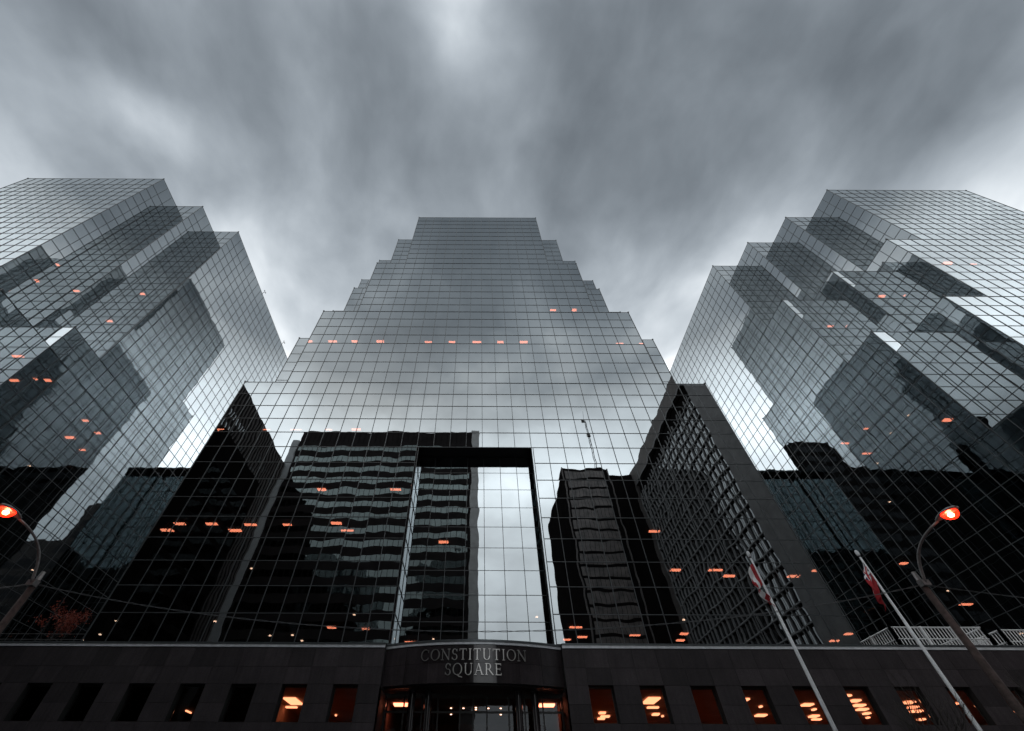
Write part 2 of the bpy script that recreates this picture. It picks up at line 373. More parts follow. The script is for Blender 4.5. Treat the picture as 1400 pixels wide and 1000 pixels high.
MW, MP = 0.044, 0.012   # mullion width and projection
def tower(label, ic, k0, bands, mx, back, rows, slab_off, hole=None, sym=False):
    root = thing('glass_tower', label, 'tower', None)
    panes = []; g = MB(); roofs = []
    for mi, (hi, lo) in enumerate(bands):
        hws = []; n = 0
        while True:
            hw = min(mx, 7.5 + 3 * (mi + n)); hws.append(hw); n += 1
            if hw >= mx: break
        o = outline(ic, k0, hws, back, sym)
        lines = [r for r in sorted(rows) if lo - 1e-6 <= r <= hi + 1e-6]
        if lines[0] > lo + 1e-6: lines = [lo] + lines
        if lines[-1] < hi - 1e-6: lines.append(hi)
        for a, c in zip(o, o[1:]):
            L = math.hypot(c[0] - a[0], c[1] - a[1]); nc = max(1, round(L))
            d = ((c[0] - a[0]) / L, (c[1] - a[1]) / L); nrm = (d[1], -d[0])
            rz = math.atan2(d[1], d[0])
            for q in range(nc):
                u0, u1 = L * q / nc, L * (q + 1) / nc
                for r0, r1 in zip(lines, lines[1:]):
                    ci = a[0] + d[0] * (u0 + u1) / 2; ck = a[1] + d[1] * (u0 + u1) / 2; cj = (r0 + r1) / 2
                    if hole and abs(ck - k0) < 1e-6 and abs(ci - ic - hole[2]) < hole[0] and cj < hole[1]: continue
                    panes.append((X(ci), Y(ck), Z(cj), (u1 - u0) * W, (r1 - r0) * HR, rz, nrm))
            # verticals
            for q in range(nc + 1):
                u = L * q / nc; xi, yk = X(a[0] + d[0] * u), Y(a[1] + d[1] * u)
                z0, z1 = Z(lo), Z(hi)
                onf = hole and abs(a[1] - k0) < 1e-6 and abs(c[1] - k0) < 1e-6
                if onf and abs(a[0] + d[0] * u - ic - hole[2]) < hole[0] - 0.1 and lo < hole[1] - 1e-6: z0 = Z(hole[1])
                hw_ = MW / 2 * (1.5 if q in (0, nc) else 1.0); p = MP
                if abs(d[0]) > 0.5: g.box(xi - hw_, xi + hw_, yk + min(0, nrm[1] * p) - 0.03, yk + max(0, nrm[1] * p) + 0.03, z0, z1)
                else: g.box(xi + min(0, nrm[0] * p) - 0.03, xi + max(0, nrm[0] * p) + 0.03, yk - hw_, yk + hw_, z0, z1)
            # transoms
            for r in lines:
                segs = [(0, L)]
                if hole and abs(a[1] - k0) < 1e-6 and abs(c[1] - k0) < 1e-6 and r < hole[1] - 1e-6:
                    segs = [(0, ic + hole[2] - hole[0] - a[0]), (ic + hole[2] + hole[0] - a[0], L)]
                p = MP - 0.006; hh = MW / 2 * (1.0 if r not in (lines[-1],) else 1.35)
                for s0, s1 in segs:
                    xa, xb = sorted((X(a[0] + d[0] * s0), X(a[0] + d[0] * s1))); ya, yb = sorted((Y(a[1] + d[1] * s0), Y(a[1] + d[1] * s1)))
                    if abs(d[0]) > 0.5: g.box(xa, xb, ya + min(0, nrm[1] * p) - 0.028, ya + max(0, nrm[1] * p) + 0.028, Z(r) - hh, Z(r) + hh)
                    else: g.box(xa + min(0, nrm[0] * p) - 0.028, xa + max(0, nrm[0] * p) + 0.028, ya, yb, Z(r) - hh, Z(r) + hh)
        # roof deck of this tier and its corner caps
        rb = MB(); rb.prism([(X(a), Y(c)) for a, c in inset(o, 0.04)], Z(hi) - 0.25, Z(hi) - 0.12); rb.build('roof_deck', M['roof'], root)
        for q in range(1, len(o) - 1):
            inst('corner_cap', CAPM, (X(o[q][0]), Y(o[q][1]), Z(hi) - 0.02), root)
        bw = MB(); (ax, ay), (cx_, cy_) = o[-1], o[0]
        bw.quad((X(ax), Y(ay), Z(lo)), (X(cx_), Y(cy_), Z(lo)), (X(cx_), Y(cy_), Z(hi)), (X(ax), Y(ay), Z(hi))); bw.build('rear_glazing', M['pane'], root)
        # floors
        f = math.ceil((lo - slab_off) / 2) * 2 + slab_off
        while f < hi - 0.6:
            if f > lo + 0.01 or mi < len(bands) - 1:
                ins = inset(o, 0.16)
                fb = MB()
                if hole and f < hole[1] + 0.5 and mi == len(bands) - 1:
                    ins2 = [(a, c if c > k0 + 1.5 else k0 + 1.4) for a, c in ins]
                    fb.prism([(X(a), Y(c)) for a, c in ins2], Z(f), Z(f) + 0.45)
                    for s in (-1, 1):
                        x0, x1 = sorted((X(ic + hole[2] + s * (hole[0] + 0.25)), X(ic + s * (mx - 0.16))))
                        fb.box(x0, x1, Y(k0 + 0.16), Y(k0 + 1.4) - 0.004, Z(f), Z(f) + 0.45)
                else: fb.prism([(X(a), Y(c)) for a, c in ins], Z(f), Z(f) + 0.45)
                fb.build('floor_slab', M['slab'], root)
            f += 2
    # building core
    cbx = MB(); cbx.box(X(ic - 5), X(ic + 5), Y(k0 + 9), Y(back - 7), Z(bands[-1][1]) + 0.5, Z(bands[0][0]) - 0.6); cbx.build('core_wall', M['slab'], root)
    place_panes(panes, root)
    g.build('mullion_grid', M['mullion'], root, stuff=True)
    return root
def place_panes(panes, root, mesh=None, mat='pane', limit=300):
    def size(p):
        x, y, z, w_, h_, rz, nrm = p
        tocam = Vector((-x, -y, EYE - z))
        if tocam.x * nrm[0] + tocam.y * nrm[1] <= 0: return 0
        cs, sn = math.cos(rz) * w_ / 2, math.sin(rz) * w_ / 2
        P = [pix(Vector((x + s * cs, y + s * sn, z + r * h_ / 2))) for s, r in ((-1, -1), (1, -1), (1, 1), (-1, 1))]
        if any(q is None for q in P): return 0
        if max(q[0] for q in P) < 0 or min(q[0] for q in P) > 1400 or min(q[1] for q in P) > 1000 or max(q[1] for q in P) < 0: return 0
        return abs(sum(P[q][0] * P[(q + 1) % 4][1] - P[(q + 1) % 4][0] * P[q][1] for q in range(4))) / 2
    order = sorted(panes, key=size, reverse=True)
    rest = MB()
    for n, (x, y, z, w_, h_, rz, nrm) in enumerate(order):
        tx, ty = random.gauss(0, 0.0007), random.gauss(0, 0.0007)
        if n < limit:
            inst('pane', mesh or PANE, (x, y, z), root, (tx, 0, rz + ty), (w_, 1, h_))
        else:
            cs, sn = math.cos(rz) * w_ / 2, math.sin(rz) * w_ / 2
            def pt(s, r, dep):
                off = s * ty * w_ / 2 - r * tx * h_ / 2 - dep
                return (x + s * cs + nrm[0] * off, y + s * sn + nrm[1] * off, z + r * h_ / 2)
            A = [pt(s, r, 0) for s, r in ((-1, -1), (1, -1), (1, 1), (-1, 1))]
            rest.quad(*A)
    if rest.f: rest.build('pane_field', M[mat], root, stuff=True)

CT = tower('central mirror glass tower with stepped top and tall recessed bay above the entrance', 0, 0,
           [(41, 30), (30, 22), (22, 14), (14, 0)], 16.5, 30, [float(n) for n in range(0, 42)], 0.0, (3.5, 9.0, 0.1), True)
RT = tower('mirror glass tower with four stepped corners behind the flagpoles', 45.3, -5.67,
           [(35.4, 24.4), (24.4, 16.4), (16.4, 8.4), (8.4, -0.6)], 16.5, 27, [35.4 - n for n in range(0, 37)], 0.4)
LT = tower('mirror glass tower with three stepped corners above the russet tree', -42.12, -6.01,
           [(36.83, 16.11), (16.11, 8.11), (8.11, -0.89)], 13.5, 27, [35.11 - n for n in range(0, 37)] + [36.83], 0.11)

# recessed bay in the middle tower
def recess(root):
    i0, i1, jt, kd = -3.4, 3.6, 9.0, 1.0
    panes = []; g = MB()
    for c in range(7):
        for r in range(9):
            panes.append((X(i0 + c + .5), Y(kd), Z(r + .5), W, HR, 0.0, (0, -1)))
    for s, i in ((1, i0), (-1, i1)):      # the two reveals
        for c in range(1):
            for r in range(9):
                panes.append((X(i), Y(c + .5), Z(r + .5), W, HR, -s * math.pi / 2 * -1 if s > 0 else -math.pi / 2, (s, 0)))
    for c in range(8):
        g.box(X(i0 + c) - MW / 2, X(i0 + c) + MW / 2, Y(kd) - MP, Y(kd) + 0.03, Z(0), Z(jt))
    for r in range(10):
        g.box(X(i0), X(i1), Y(kd) - MP + .006, Y(kd) + 0.028, Z(r) - MW / 2, Z(r) + MW / 2)
    for s, i in ((1, i0), (-1, i1)):
        for c in (0, 1):
            g.box(X(i) - 0.03, X(i) + 0.03 if s > 0 else X(i) + 0.03, Y(c) - MW / 2, Y(c) + MW / 2, Z(0), Z(jt) - .02)
            e = (0, MP) if s > 0 else (-MP, 0)
            g.box(X(i) + e[0] - .01, X(i) + e[1] + .01, Y(c) - MW / 2 + .003, Y(c) + MW / 2 - .003, Z(0), Z(jt) - .03)
        for r in range(10):
            g.box(X(i) - 0.035, X(i) + 0.035, Y(0), Y(1), Z(r) - MW / 2 + .002, Z(r) + MW / 2 - .002)
    place_panes(panes, root, limit=110)
    g.build('bay_mullion_grid', M['mullion'], root, stuff=True)
    sb = MB(); sb.box(X(i0) - .1, X(i1) + .1, Y(0) + .035, Y(kd) - MP - .01, Z(jt) + .045, Z(jt) + .35); sb.build('bay_soffit', M['soffit'], root)
recess(CT)

def lights(root, lst):
    for (i, j, k, ax) in lst:
        inst('ceiling_light', LAMP, (X(i), Y(k), Z(j) - 0.012), root, (0, 0, random.choice((0, 0, 0.02))), (random.uniform(.5, .95), random.uniform(.7, 1.3), 1))
lights(CT, [(7.28, 24.0, 1.25, 0), (9.29, 24.0, 1.23, 0), (1.08, 22.0, 1.51, 0), (-8.38, 22.0, 1.56, 0), (-12.43, 20.0, 1.58, 0), (-10.52, 20.0, 1.57, 0), (-8.29, 20.0, 1.56, 0), (-4.1, 20.0, 1.62, 0), (-2.07, 20.0, 1.61, 0), (0.09, 20.0, 1.59, 0), (2.13, 20.0, 1.58, 0), (4.16, 20.0, 1.57, 0), (12.51, 20.0, 1.68, 0), (-9.47, 14.0, 1.54, 0), (-7.42, 14.0, 1.6, 0), (-15.5, 14.0, 1.5, 0), (-14.86, 12.0, 2.51, 0), (-12.76, 12.0, 2.5, 0), (-10.41, 12.0, 2.48, 0), (-8.45, 12.0, 2.39, 0), (-9.67, 8.0, 2.81, 0), (-4.97, 8.0, 2.77, 0), (-15.55, 6.0, 2.89, 0), (-13.27, 6.0, 2.96, 0), (-11.08, 6.0, 2.94, 0), (-14.45, 6.0, 3.66, 0), (-8.12, 6.0, 2.74, 0), (-7.65, 6.0, 3.6, 0), (-1.9, 6.0, 5.0, 0), (-5.94, 2.0, 5.67, 0), (5.63, 2.0, 5.29, 0), (5.45, 2.0, 7.37, 0), (6.25, 2.0, 6.9, 0), (9.19, 2.0, 6.56, 0), (11.88, 2.0, 6.28, 0), (12.04, 2.0, 7.41, 0), (11.34, 4.0, 3.48, 0), (13.59, 4.0, 3.46, 0), (14.67, 4.0, 4.22, 0)])
lights(RT, [(32.45, 12.4, 3.47, 2), (35.29, 22.4, -1.53, 0), (37.46, 22.4, -1.61, 2), (37.65, 22.4, -3.59, 2), (32.61, 22.4, 1.67, 0), (34.42, 22.4, 1.66, 2), (31.66, 14.4, 5.26, 2), (30.97, 14.4, 7.12, 2), (31.12, 8.4, -1.76, 2), (31.15, 8.4, -0.62, 2), (31.23, 8.4, 0.45, 2), (31.16, 8.4, 1.2, 2), (31.2, 8.4, 2.14, 2), (31.16, 8.4, 3.12, 2), (31.2, 8.4, 4.15, 2), (31.12, 8.4, 5.06, 2), (30.18, 12.4, 5.49, 2), (29.65, 10.4, -0.92, 2), (29.82, 6.4, 8.73, 2), (32.75, 4.4, 9.58, 2), (38.7, 22.4, -4.66, 0), (40.89, 22.4, -4.54, 0)])
lights(LT, [(-34.28, 22.11, -1.89, 0), (-33.25, 22.11, 1.22, 0), (-33.07, 26.11, 1.15, 0), (-29.64, 12.11, -2.12, 2), (-31.74, 14.11, -0.12, 2), (-30.73, 14.11, 0.01, 2), (-31.31, 16.11, 0.61, 2), (-31.44, 16.11, 3.03, 2), (-32.05, 14.11, 1.65, 2), (-31.53, 16.11, 5.07, 2), (-30.69, 14.11, 4.32, 2), (-30.61, 14.11, 5.82, 2), (-29.7, 12.11, 3.58, 2), (-29.69, 12.11, 5.03, 2), (-32.36, 12.11, 7.37, 2), (-30.48, 8.11, 4.11, 2), (-29.64, 8.11, 4.27, 2), (-31.27, 14.11, -2.23, 0), (-37.11, 24.11, -3.16, 2), (-37.25, 22.11, -2.86, 2)])

rl_ = random.Random(41)
lights(CT, [(rl_.uniform(-15.5, 15.5), float(rl_.choice((2, 2, 4, 4, 6, 8))), rl_.uniform(3.5, 8.0), 0) for _ in range(5)])
speck_b = MB(); speck_b.box(-.09, .09, -.09, .09, -.06, 0); SPOT = speck_b.mesh('light_speck', M['lamp_w'])  # tiny glowing boxes added as scattered specks behind the lower glass
for root_, lo_, hi_, k_ in ((CT, -15.5, 15.5, (2.6, 9.0)), (RT, 29.6, 33.5, (-2, 12)), (LT, -33.5, -29.4, (-2, 12))):
    for _ in range(16):
        off_ = {CT.name: 0.0, RT.name: .4, LT.name: .11}[root_.name]
        inst('light_speck', SPOT, (X(rl_.uniform(lo_, hi_)), Y(rl_.uniform(*k_)), Z(float(rl_.choice((2, 2, 4, 4, 6, 8, 10, 12))) + off_) - .015), root_)
# granite plinths of the side towers
for ic, k0, mx, jb, lab in ((45.3, -5.67, 16.5, -0.6, 'dark granite base under the glass tower behind the flagpoles'), (-42.12, -6.01, 13.5, -0.89, 'dark granite base under the glass tower above the russet tree')):
    b = MB(); b.box(X(ic - mx) - .04, X(ic + mx) + .04, Y(k0) - .04, Y(27) - .1, 0.1, Z(jb) - .06)
    tag(b.build('tower_plinth', M['granite']), lab, 'plinth')

# davit arms standing on the left tower's roof edge
db = MB(); db.tube([(0, 0, -.3), (0, 0, .5), (.25, 0, .75)], .05, 6); db.tube([(.25, -.28, .75), (.25, .28, .75)], .04, 6)
db.box(.2, .32, -.34, -.22, .68, .9); db.box(.2, .32, .22, .34, .68, .9)
DAV = db.mesh('davit_arm', M['mullion'])
for k in (8.5, 17.0):
    inst('davit_arm', DAV, (X(-28.62) + .02, Y(k), Z(36.83)), LT)

# ================================================================== link buildings between the towers
def link(i0, i1, lab):
    root = thing('link_building', lab, 'building')
    k, jt = 25.2, 23.0
    b = MB(); b.box(X(i0) + .01, X(i1) - .01, Y(k) + .25, Y(k + 10), Z(-5.7), Z(jt) - .3); b.build('core_wall', M['slab'], root)
    b = MB(); b.box(X(i0) + .01, X(i1) - .01, Y(k) - .25, Y(k) + .6, Z(jt) - 1.7, Z(jt)); b.build('fascia', M['darkwall'], root)
    b = MB(); b.box(X(i0) + .01, X(i1) - .01, Y(k) - .3, Y(k) - .252, Z(jt) - .35, Z(jt) - .05); b.build('cap_strip', M['silver_d'], root)
    panes = []; g = MB(); nc = round(i1 - i0); st = (i1 - i0) / nc; rows = [jt - 1.0 - n for n in range(24)]
    for c in range(nc):
        for r in rows:
            panes.append((X(i0 + (c + .5) * st), Y(k), Z(r - .5), st * W, HR, 0.0, (0, -1)))
        g.box(X(i0 + c * st) - .04, X(i0 + c * st) + .04, Y(k) - .05, Y(k) + .03, Z(-2), Z(jt - 1.0))
    for r in rows: g.box(X(i0) + .01, X(i1) - .01, Y(k) - .044, Y(k) + .028, Z(r) - .04, Z(r) + .04)
    pl = MB(); pl.v, pl.f, pl.m = list(pane_b.v), list(pane_b.f), list(pane_b.m)
    place_panes(panes, root, pl.mesh('link_pane', M['pane_link']), 'pane_link')
    g.build('mullion_grid', M['mullion'], root, stuff=True)
link(16.6, 21.2, 'low glass link building with dark fascia behind the white guard rails')
link(-21.0, -16.6, 'low glass link building with dark fascia behind the russet tree')

# ================================================================== podium
POD = thing('podium_building', 'dark granite podium with deep set windows below the glass towers', 'building')
KP = -0.2; AX = 0.1
PI0, PI1 = -28.4, 28.6
PW = 0.98
rowsj = [-0.17, -0.75, -1.24, -1.76, -2.24, -2.75, -3.3, -3.9, -4.5, -5.1, -5.7]
DR = 3.66     # half width of the entrance drum
win_cols = []
n = 0
for s in (-1, 1):
    for n in range(0, 12):
        a = AX + s * (4.52 + 2 * n); c = AX + s * (5.5 + 2 * n)
        win_cols.append((min(a, c), max(a, c)))
# backing wall with real openings (horizontal strips and piers between windows)
bk = MB(); yb0, yb1 = Y(KP) + .03, Y(KP) + .55
def strip(i0, i1, j0, j1): bk.box(X(i0), X(i1), yb0, yb1, Z(j0), Z(j1))
strip(PI0, AX - DR, -1.24, -0.02); strip(AX + DR, PI1, -1.24, -0.02)
strip(PI0, AX - DR, -5.77, -2.24); strip(AX + DR, PI1, -5.77, -2.24)
wl = sorted([w for w in win_cols if w[1] < AX]); wr = sorted([w for w in win_cols if w[0] > AX])
def piers(ws, e0, e1):
    cur = e0
    for a, c in ws:
        if a > e1 or c < e0: continue
        if a > cur: strip(cur, a, -2.24 + 1e-4, -1.24 - 1e-4)
        cur = c
    strip(cur, e1, -2.24 + 1e-4, -1.24 - 1e-4)
piers(wl, PI0, AX - DR); piers(wr, AX + DR, PI1)
bk.build('backing_wall', M['granite_j'], POD)
# granite panels, each its own slab
gp = MB(); gp.box(-.5, .5, 0, .04, -.5, .5); GP = gp.mesh('granite_panel', M['granite'])
edges = []
for s in (-1, 1):
    e = [DR] + [4.52 + q for q in [x_ * 1.0 for x_ in range(0, 25)]]
    e = [DR, 4.52] + sum([[5.5 + 2 * q, 6.52 + 2 * q] for q in range(0, 12)], [])
    e = [x_ for x_ in e if AX + x_ < PI1 and AX - x_ > PI0]
    for a, c in zip(e, e[1:]):
        lo, hi = sorted((AX + s * a, AX + s * c)); edges.append((lo, hi, c - a < 1.0 and abs((a - 4.52) % 2) < .01))
low = MB()
for lo, hi, isw in edges:
    for r1, r0 in zip(rowsj, rowsj[1:]):
        if isw and -2.25 < r0 < -1.3: continue
        cx_, cz = (X(lo) + X(hi)) / 2, (Z(r0) + Z(r1)) / 2; sx, sz = (hi - lo) * W - .014, (r1 - r0) * HR - .014
        if r0 > -2.8 and -22 < lo < 25:
            inst('granite_panel', GP, (cx_, Y(KP) - .01 + random.uniform(-.0025, .0025), cz), POD, (0, 0, 0), (sx, 1, sz))
        else: low.box(cx_ - sx / 2, cx_ + sx / 2, Y(KP) - .01, Y(KP) + .028, cz - sz / 2, cz + sz / 2)
low.build('lower_cladding', M['granite'], POD, stuff=True)
# windows: frame, pane, sill, and the rooms behind
wp = MB(); wp.v, wp.f, wp.m = list(pane_b.v), list(pane_b.f), list(pane_b.m); WPM = wp.mesh('window_pane', M['shop'])
for a, c in win_cols:
    if a < PI0 or c > PI1: continue
    f = MB(); x0, x1, z0, z1 = X(a), X(c), Z(-2.24), Z(-1.24); yf = Y(KP) + .42
    f.box(x0 + .012, x0 + .07, yf, yf + .06, z0 + .012, z1 - .012); f.box(x1 - .07, x1 - .012, yf, yf + .06, z0 + .012, z1 - .012)
    f.box(x0 + .07, x1 - .07, yf, yf + .06, z0 + .012, z0 + .07); f.box(x0 + .07, x1 - .07, yf, yf + .06, z1 - .07, z1 - .012)
    fo = f.build('window', M['frame_d'], POD)
    inst('window_pane', WPM, ((x0 + x1) / 2, yf + .03, (z0 + z1) / 2), fo, (random.gauss(0, .0008), 0, random.gauss(0, .0008)), (x1 - x0 - .14, 1, z1 - z0 - .14))
hl = MB(); hl.box(-.62, .62, -.16, .16, -.07, 0); HLAMP = hl.mesh('hall_light', M['lamp_h'])
# halls behind the windows: ceilings with strip fittings
def hall(i0, i1, mat, lamps, zc=-1.29, depth=10.0):
    b = MB(); y0, y1 = Y(KP) + .56, Y(KP) + .56 + depth; z0, z1 = Z(-3.4), Z(zc); x0, x1 = X(i0), X(i1)
    b.quad((x0, y1, z0), (x1, y1, z0), (x1, y1, z1), (x0, y1, z1)); b.quad((x0, y0, z0), (x0, y1, z0), (x0, y1, z1), (x0, y0, z1))
    b.quad((x1, y1, z0), (x1, y0, z0), (x1, y0, z1), (x1, y1, z1)); b.quad((x0, y0, z0), (x1, y0, z0), (x1, y1, z0), (x0, y1, z0))
    b.quad((x0, y1, z1), (x1, y1, z1), (x1, y0, z1), (x0, y0, z1))
    ro = b.build('interior_hall', mat, POD)
    for (iw, d, off, sx, sy) in lamps:      # d metres in from the glass, fitted in the lane of window iw
        inst('ceiling_light', HLAMP, (X(iw + off + d * (iw - .25) / 20.3 / W), y0 + d, z1 - .02), ro, (0, 0, 0), (sx, sy, 1))
hall(4.1, 28.3, M['room'], [
    (5.06, 6.4, 0, .35, 1.4), (5.06, 7.6, .1, .5, 1.4), (5.06, 8.4, -.1, .4, 1.2),
    (7.06, 2.6, 0, .62, 5.0), (7.06, 4.6, 0, .6, 1.0), (7.06, 6.8, .05, .35, 1.6), (7.06, 7.4, .35, .1, .8),
    (11.08, 2.2, -.3, .22, 1.6), (11.08, 4.2, .2, .10, 1.0), (11.08, 7.0, .05, .55, 1.8),
    (13.1, 3.6, 0, .5, 1.8), (13.1, 5.0, .2, .14, 1.2), (13.1, 7.2, .05, .42, 2.0), (13.1, 8.3, .1, .5, 1.0),
    (15.1, 1.0, -.2, .25, .8), (15.1, 2.4, -.05, .42, 1.6), (15.1, 3.7, 0, .55, 1.6), (15.1, 4.9, .05, .5, 1.6), (15.1, 6.2, .15, .3, 1.4), (15.1, 7.6, .1, .12, 1.0),
    (17.1, 2.8, 0, .5, 1.8), (17.1, 4.2, .05, .45, 1.6), (17.1, 5.4, .1, .55, 1.6), (17.1, 8.2, .1, .3, 1.4),
    (19.1, 3.0, -.1, .12, 1.2), (21.1, 5.2, 0, .4, 1.2)])
hall(-8.4, -3.95, M['room'], [(-6.92, 3.2, 0, .62, 5.5), (-6.92, 5.0, 0, .6, .8), (-6.92, 6.9, -.2, .22, 2.4), (-6.92, 8.0, .1, .4, 1.2), (-4.9, 7.6, -.3, .07, .8)])
hall(-28.1, -8.45, M['room_d'], [(-10.9, 6.6, .1, .07, 2.5)])
# coping
cp = MB()
for i0, i1 in ((PI0, AX - DR - .02), (AX + DR + .02, PI1)):
    n0 = i0
    while n0 < i1 - .05:
        n1 = min(n0 + 2.0, i1)
        o = MB(); o.box(X(n0) + .006, X(n1) - .006, Y(KP) - .05, Y(KP) + .02, Z(-.165), Z(-.075)); o.build('coping_strip', M['silver'], POD)
        o = MB(); o.box(X(n0) + .006, X(n1) - .006, Y(KP) - .09, Y(.0) - .05, Z(-.072), Z(-.02)); o.build('coping_ledge', M['silver_d'], POD)
        n0 = n1
# terrace decks either side of the middle tower
for i0, i1 in ((PI0, -16.55), (16.55, PI1)):
    b = MB(); b.box(X(i0), X(i1), Y(0) - .04, Y(11.0), Z(-.35), Z(-.08)); b.build('terrace_deck', M['concrete'], POD)

# curved entrance drum
SAG = 0.72; RD = (DR * DR + SAG * SAG) / (2 * SAG)     # columns
def arc(ii, dr=0.0):
    """point on the drum front for a column offset from the axis; dr grows outward (metres)"""
    th = math.asin(ii / RD); kc = -SAG + RD + 0.05
    r = RD * W + dr
    return (X(AX) + r * math.sin(th), Y(kc) - r * math.cos(th), th)
ND = 8
drum_rows = [(-0.17, -0.70), (-0.70, -1.27)]
for q in range(ND):
    a, c = -DR + 2 * DR * q / ND, -DR + 2 * DR * (q + 1) / ND
    for r1, r0 in drum_rows:
        b = MB(); sub = 6
        for s in range(sub):
            u0, u1 = a + (c - a) * s / sub, a + (c - a) * (s + 1) / sub
            if s == 0: u0 += .005
            if s == sub - 1: u1 -= .005
            (xa, ya, _), (xb, yb, _) = arc(u0), arc(u1); (xc, yc, _), (xd, yd, _) = arc(u0, -.06), arc(u1, -.06)
            z0, z1 = Z(r0) + .006, Z(r1) - .006; k = len(b.v)
            b.v += [(xa, ya, z0), (xb, yb, z0), (xb, yb, z1), (xa, ya, z1), (xc, yc, z0), (xd, yd, z0), (xd, yd, z1), (xc, yc, z1)]
            fs = [(0, 1, 2, 3), (4, 5, 1, 0), (3, 2, 6, 7)]
            if s == 0: fs.append((4, 0, 3, 7))
            if s == sub - 1: fs.append((1, 5, 6, 2))
            for f in fs: b.f.append(tuple(k + e for e in f)); b.m.append(0)
        b.build('drum_panel', M['granite_p'], POD)
def arcband(name, mat, d0, d1, z0, z1, seg=40, closed_top=True):
    b = MB()
    for q in range(seg):
        u0, u1 = -DR + 2 * DR * q / seg, -DR + 2 * DR * (q + 1) / seg
        (xa, ya, _), (xb, yb, _) = arc(u0, d1), arc(u1, d1); (xc, yc, _), (xd, yd, _) = arc(u0, d0), arc(u1, d0)
        k = len(b.v); b.v += [(xa, ya, z0), (xb, yb, z0), (xb, yb, z1), (xa, ya, z1), (xc, yc, z0), (xd, yd, z0), (xd, yd, z1), (xc, yc, z1)]
        for f in ((0, 1, 2, 3), (4, 5, 1, 0), (3, 2, 6, 7), (5, 4, 7, 6)): b.f.append(tuple(k + e for e in f)); b.m.append(0)
    return b.build(name, mat, POD)
arcband('drum_core', M['granite_j'], -.30, -.065, Z(-1.26), Z(-.10))
arcband('drum_coping_strip', M['silver'], -.05, .05, Z(-.165), Z(-.085))
arcband('drum_coping_ledge', M['silver_d'], -.35, .09, Z(-.082), Z(-.02))
# flat top of the drum back to the bay
b = MB(); pts = [arc(-DR + 2 * DR * q / 24, -.3)[:2] for q in range(25)] + [(X(AX + DR), Y(1.0) - .06), (X(AX - DR), Y(1.0) - .06)]
b.prism(pts, Z(-.4), Z(-.1)); b.build('drum_roof', M['silver_d'], POD)
b = MB(); b.prism(pts, Z(-1.30), Z(-1.20)); b.build('entrance_soffit', M['soffit'], POD)
# reveal walls, glazed entrance screen, columns and lobby
for s in (-1, 1):
    b = MB(); x0, x1 = sorted((X(AX + s * DR), X(AX + s * (DR + .02)))); b.box(x0, x1, Y(KP) + .03, Y(2.2), 0.12, Z(-1.3))
    b.build('entrance_reveal', M['granite'], POD)
ye = Y(1.35); zt = Z(-1.32)
fr = MB()
posts = [-3.62, -2.85, -2.1, -1.45, -0.55, 0.0, 0.55, 1.45, 2.1, 2.85, 3.62]
for u in posts: fr.box(X(AX + u) - .045, X(AX + u) + .045, ye - .05, ye + .05, 0.12, zt)
for j in (-1.75, -3.6): fr.box(X(AX - DR) + .05, X(AX + DR) - .05, ye - .042, ye + .042, Z(j) - .05, Z(j) + .05)
fr.build('entrance_frame', M['frame_d'], POD)
for a, c in zip(posts, posts[1:]):
    for j0, j1 in ((-3.6, -1.75), (-1.75, -1.34)):
        inst('entrance_pane', WPM, (X(AX + (a + c) / 2), ye + random.uniform(-.002, .002), (Z(j0) + Z(j1)) / 2), POD, (random.gauss(0, .004), 0, random.gauss(0, .004)), ((c - a) * W - .09, 1, Z(j1) - Z(j0) - .1))
for u in (-2.45, 2.45, -1.8, 1.8):
    b = MB(); b.lathe((X(AX + u), Y(0.55), 0), [(.22, .12), (.22, Z(-1.3))], 20); b.build('entrance_column', M['granite_p'], POD, smooth=True)
b = MB(); x0, x1, y0, y1, z0, z1 = X(AX - DR), X(AX + DR), ye + .1, Y(7), 0.12, Z(-1.36)
b.quad((x0, y1, z0), (x1, y1, z0), (x1, y1, z1), (x0, y1, z1)); b.quad((x0, y0, z0), (x0, y1, z0), (x0, y1, z1), (x0, y0, z1))
b.quad((x1, y1, z0), (x1, y0, z0), (x1, y0, z1), (x1, y1, z1)); b.quad((x0, y1, z1), (x1, y1, z1), (x1, y0, z1), (x0, y0, z1))
b.build('lobby_wall', M['room_d'], POD)
dl = MB(); dl.lathe((0, 0, 0), [(.0, -.03), (.06, -.03), (.065, 0)], 12); DL = dl.mesh('downlight', M['lamp_w'])
for u, dy in ((-1.0, 2.6), (-0.45, 2.6), (0.1, 2.4), (0.1, 3.0), (0.65, 2.6), (1.2, 2.6), (-1.05, 4.6), (1.25, 4.6)):
    inst('downlight', DL, (X(AX + u), y0 + dy, z1 - .015), POD)
for u in (-3.1, 3.15): inst('ceiling_light', LAMP, (X(AX + u), y0 + 1.5, z1 - .015), POD, (0, 0, 0), (.8, 2.2, 1))

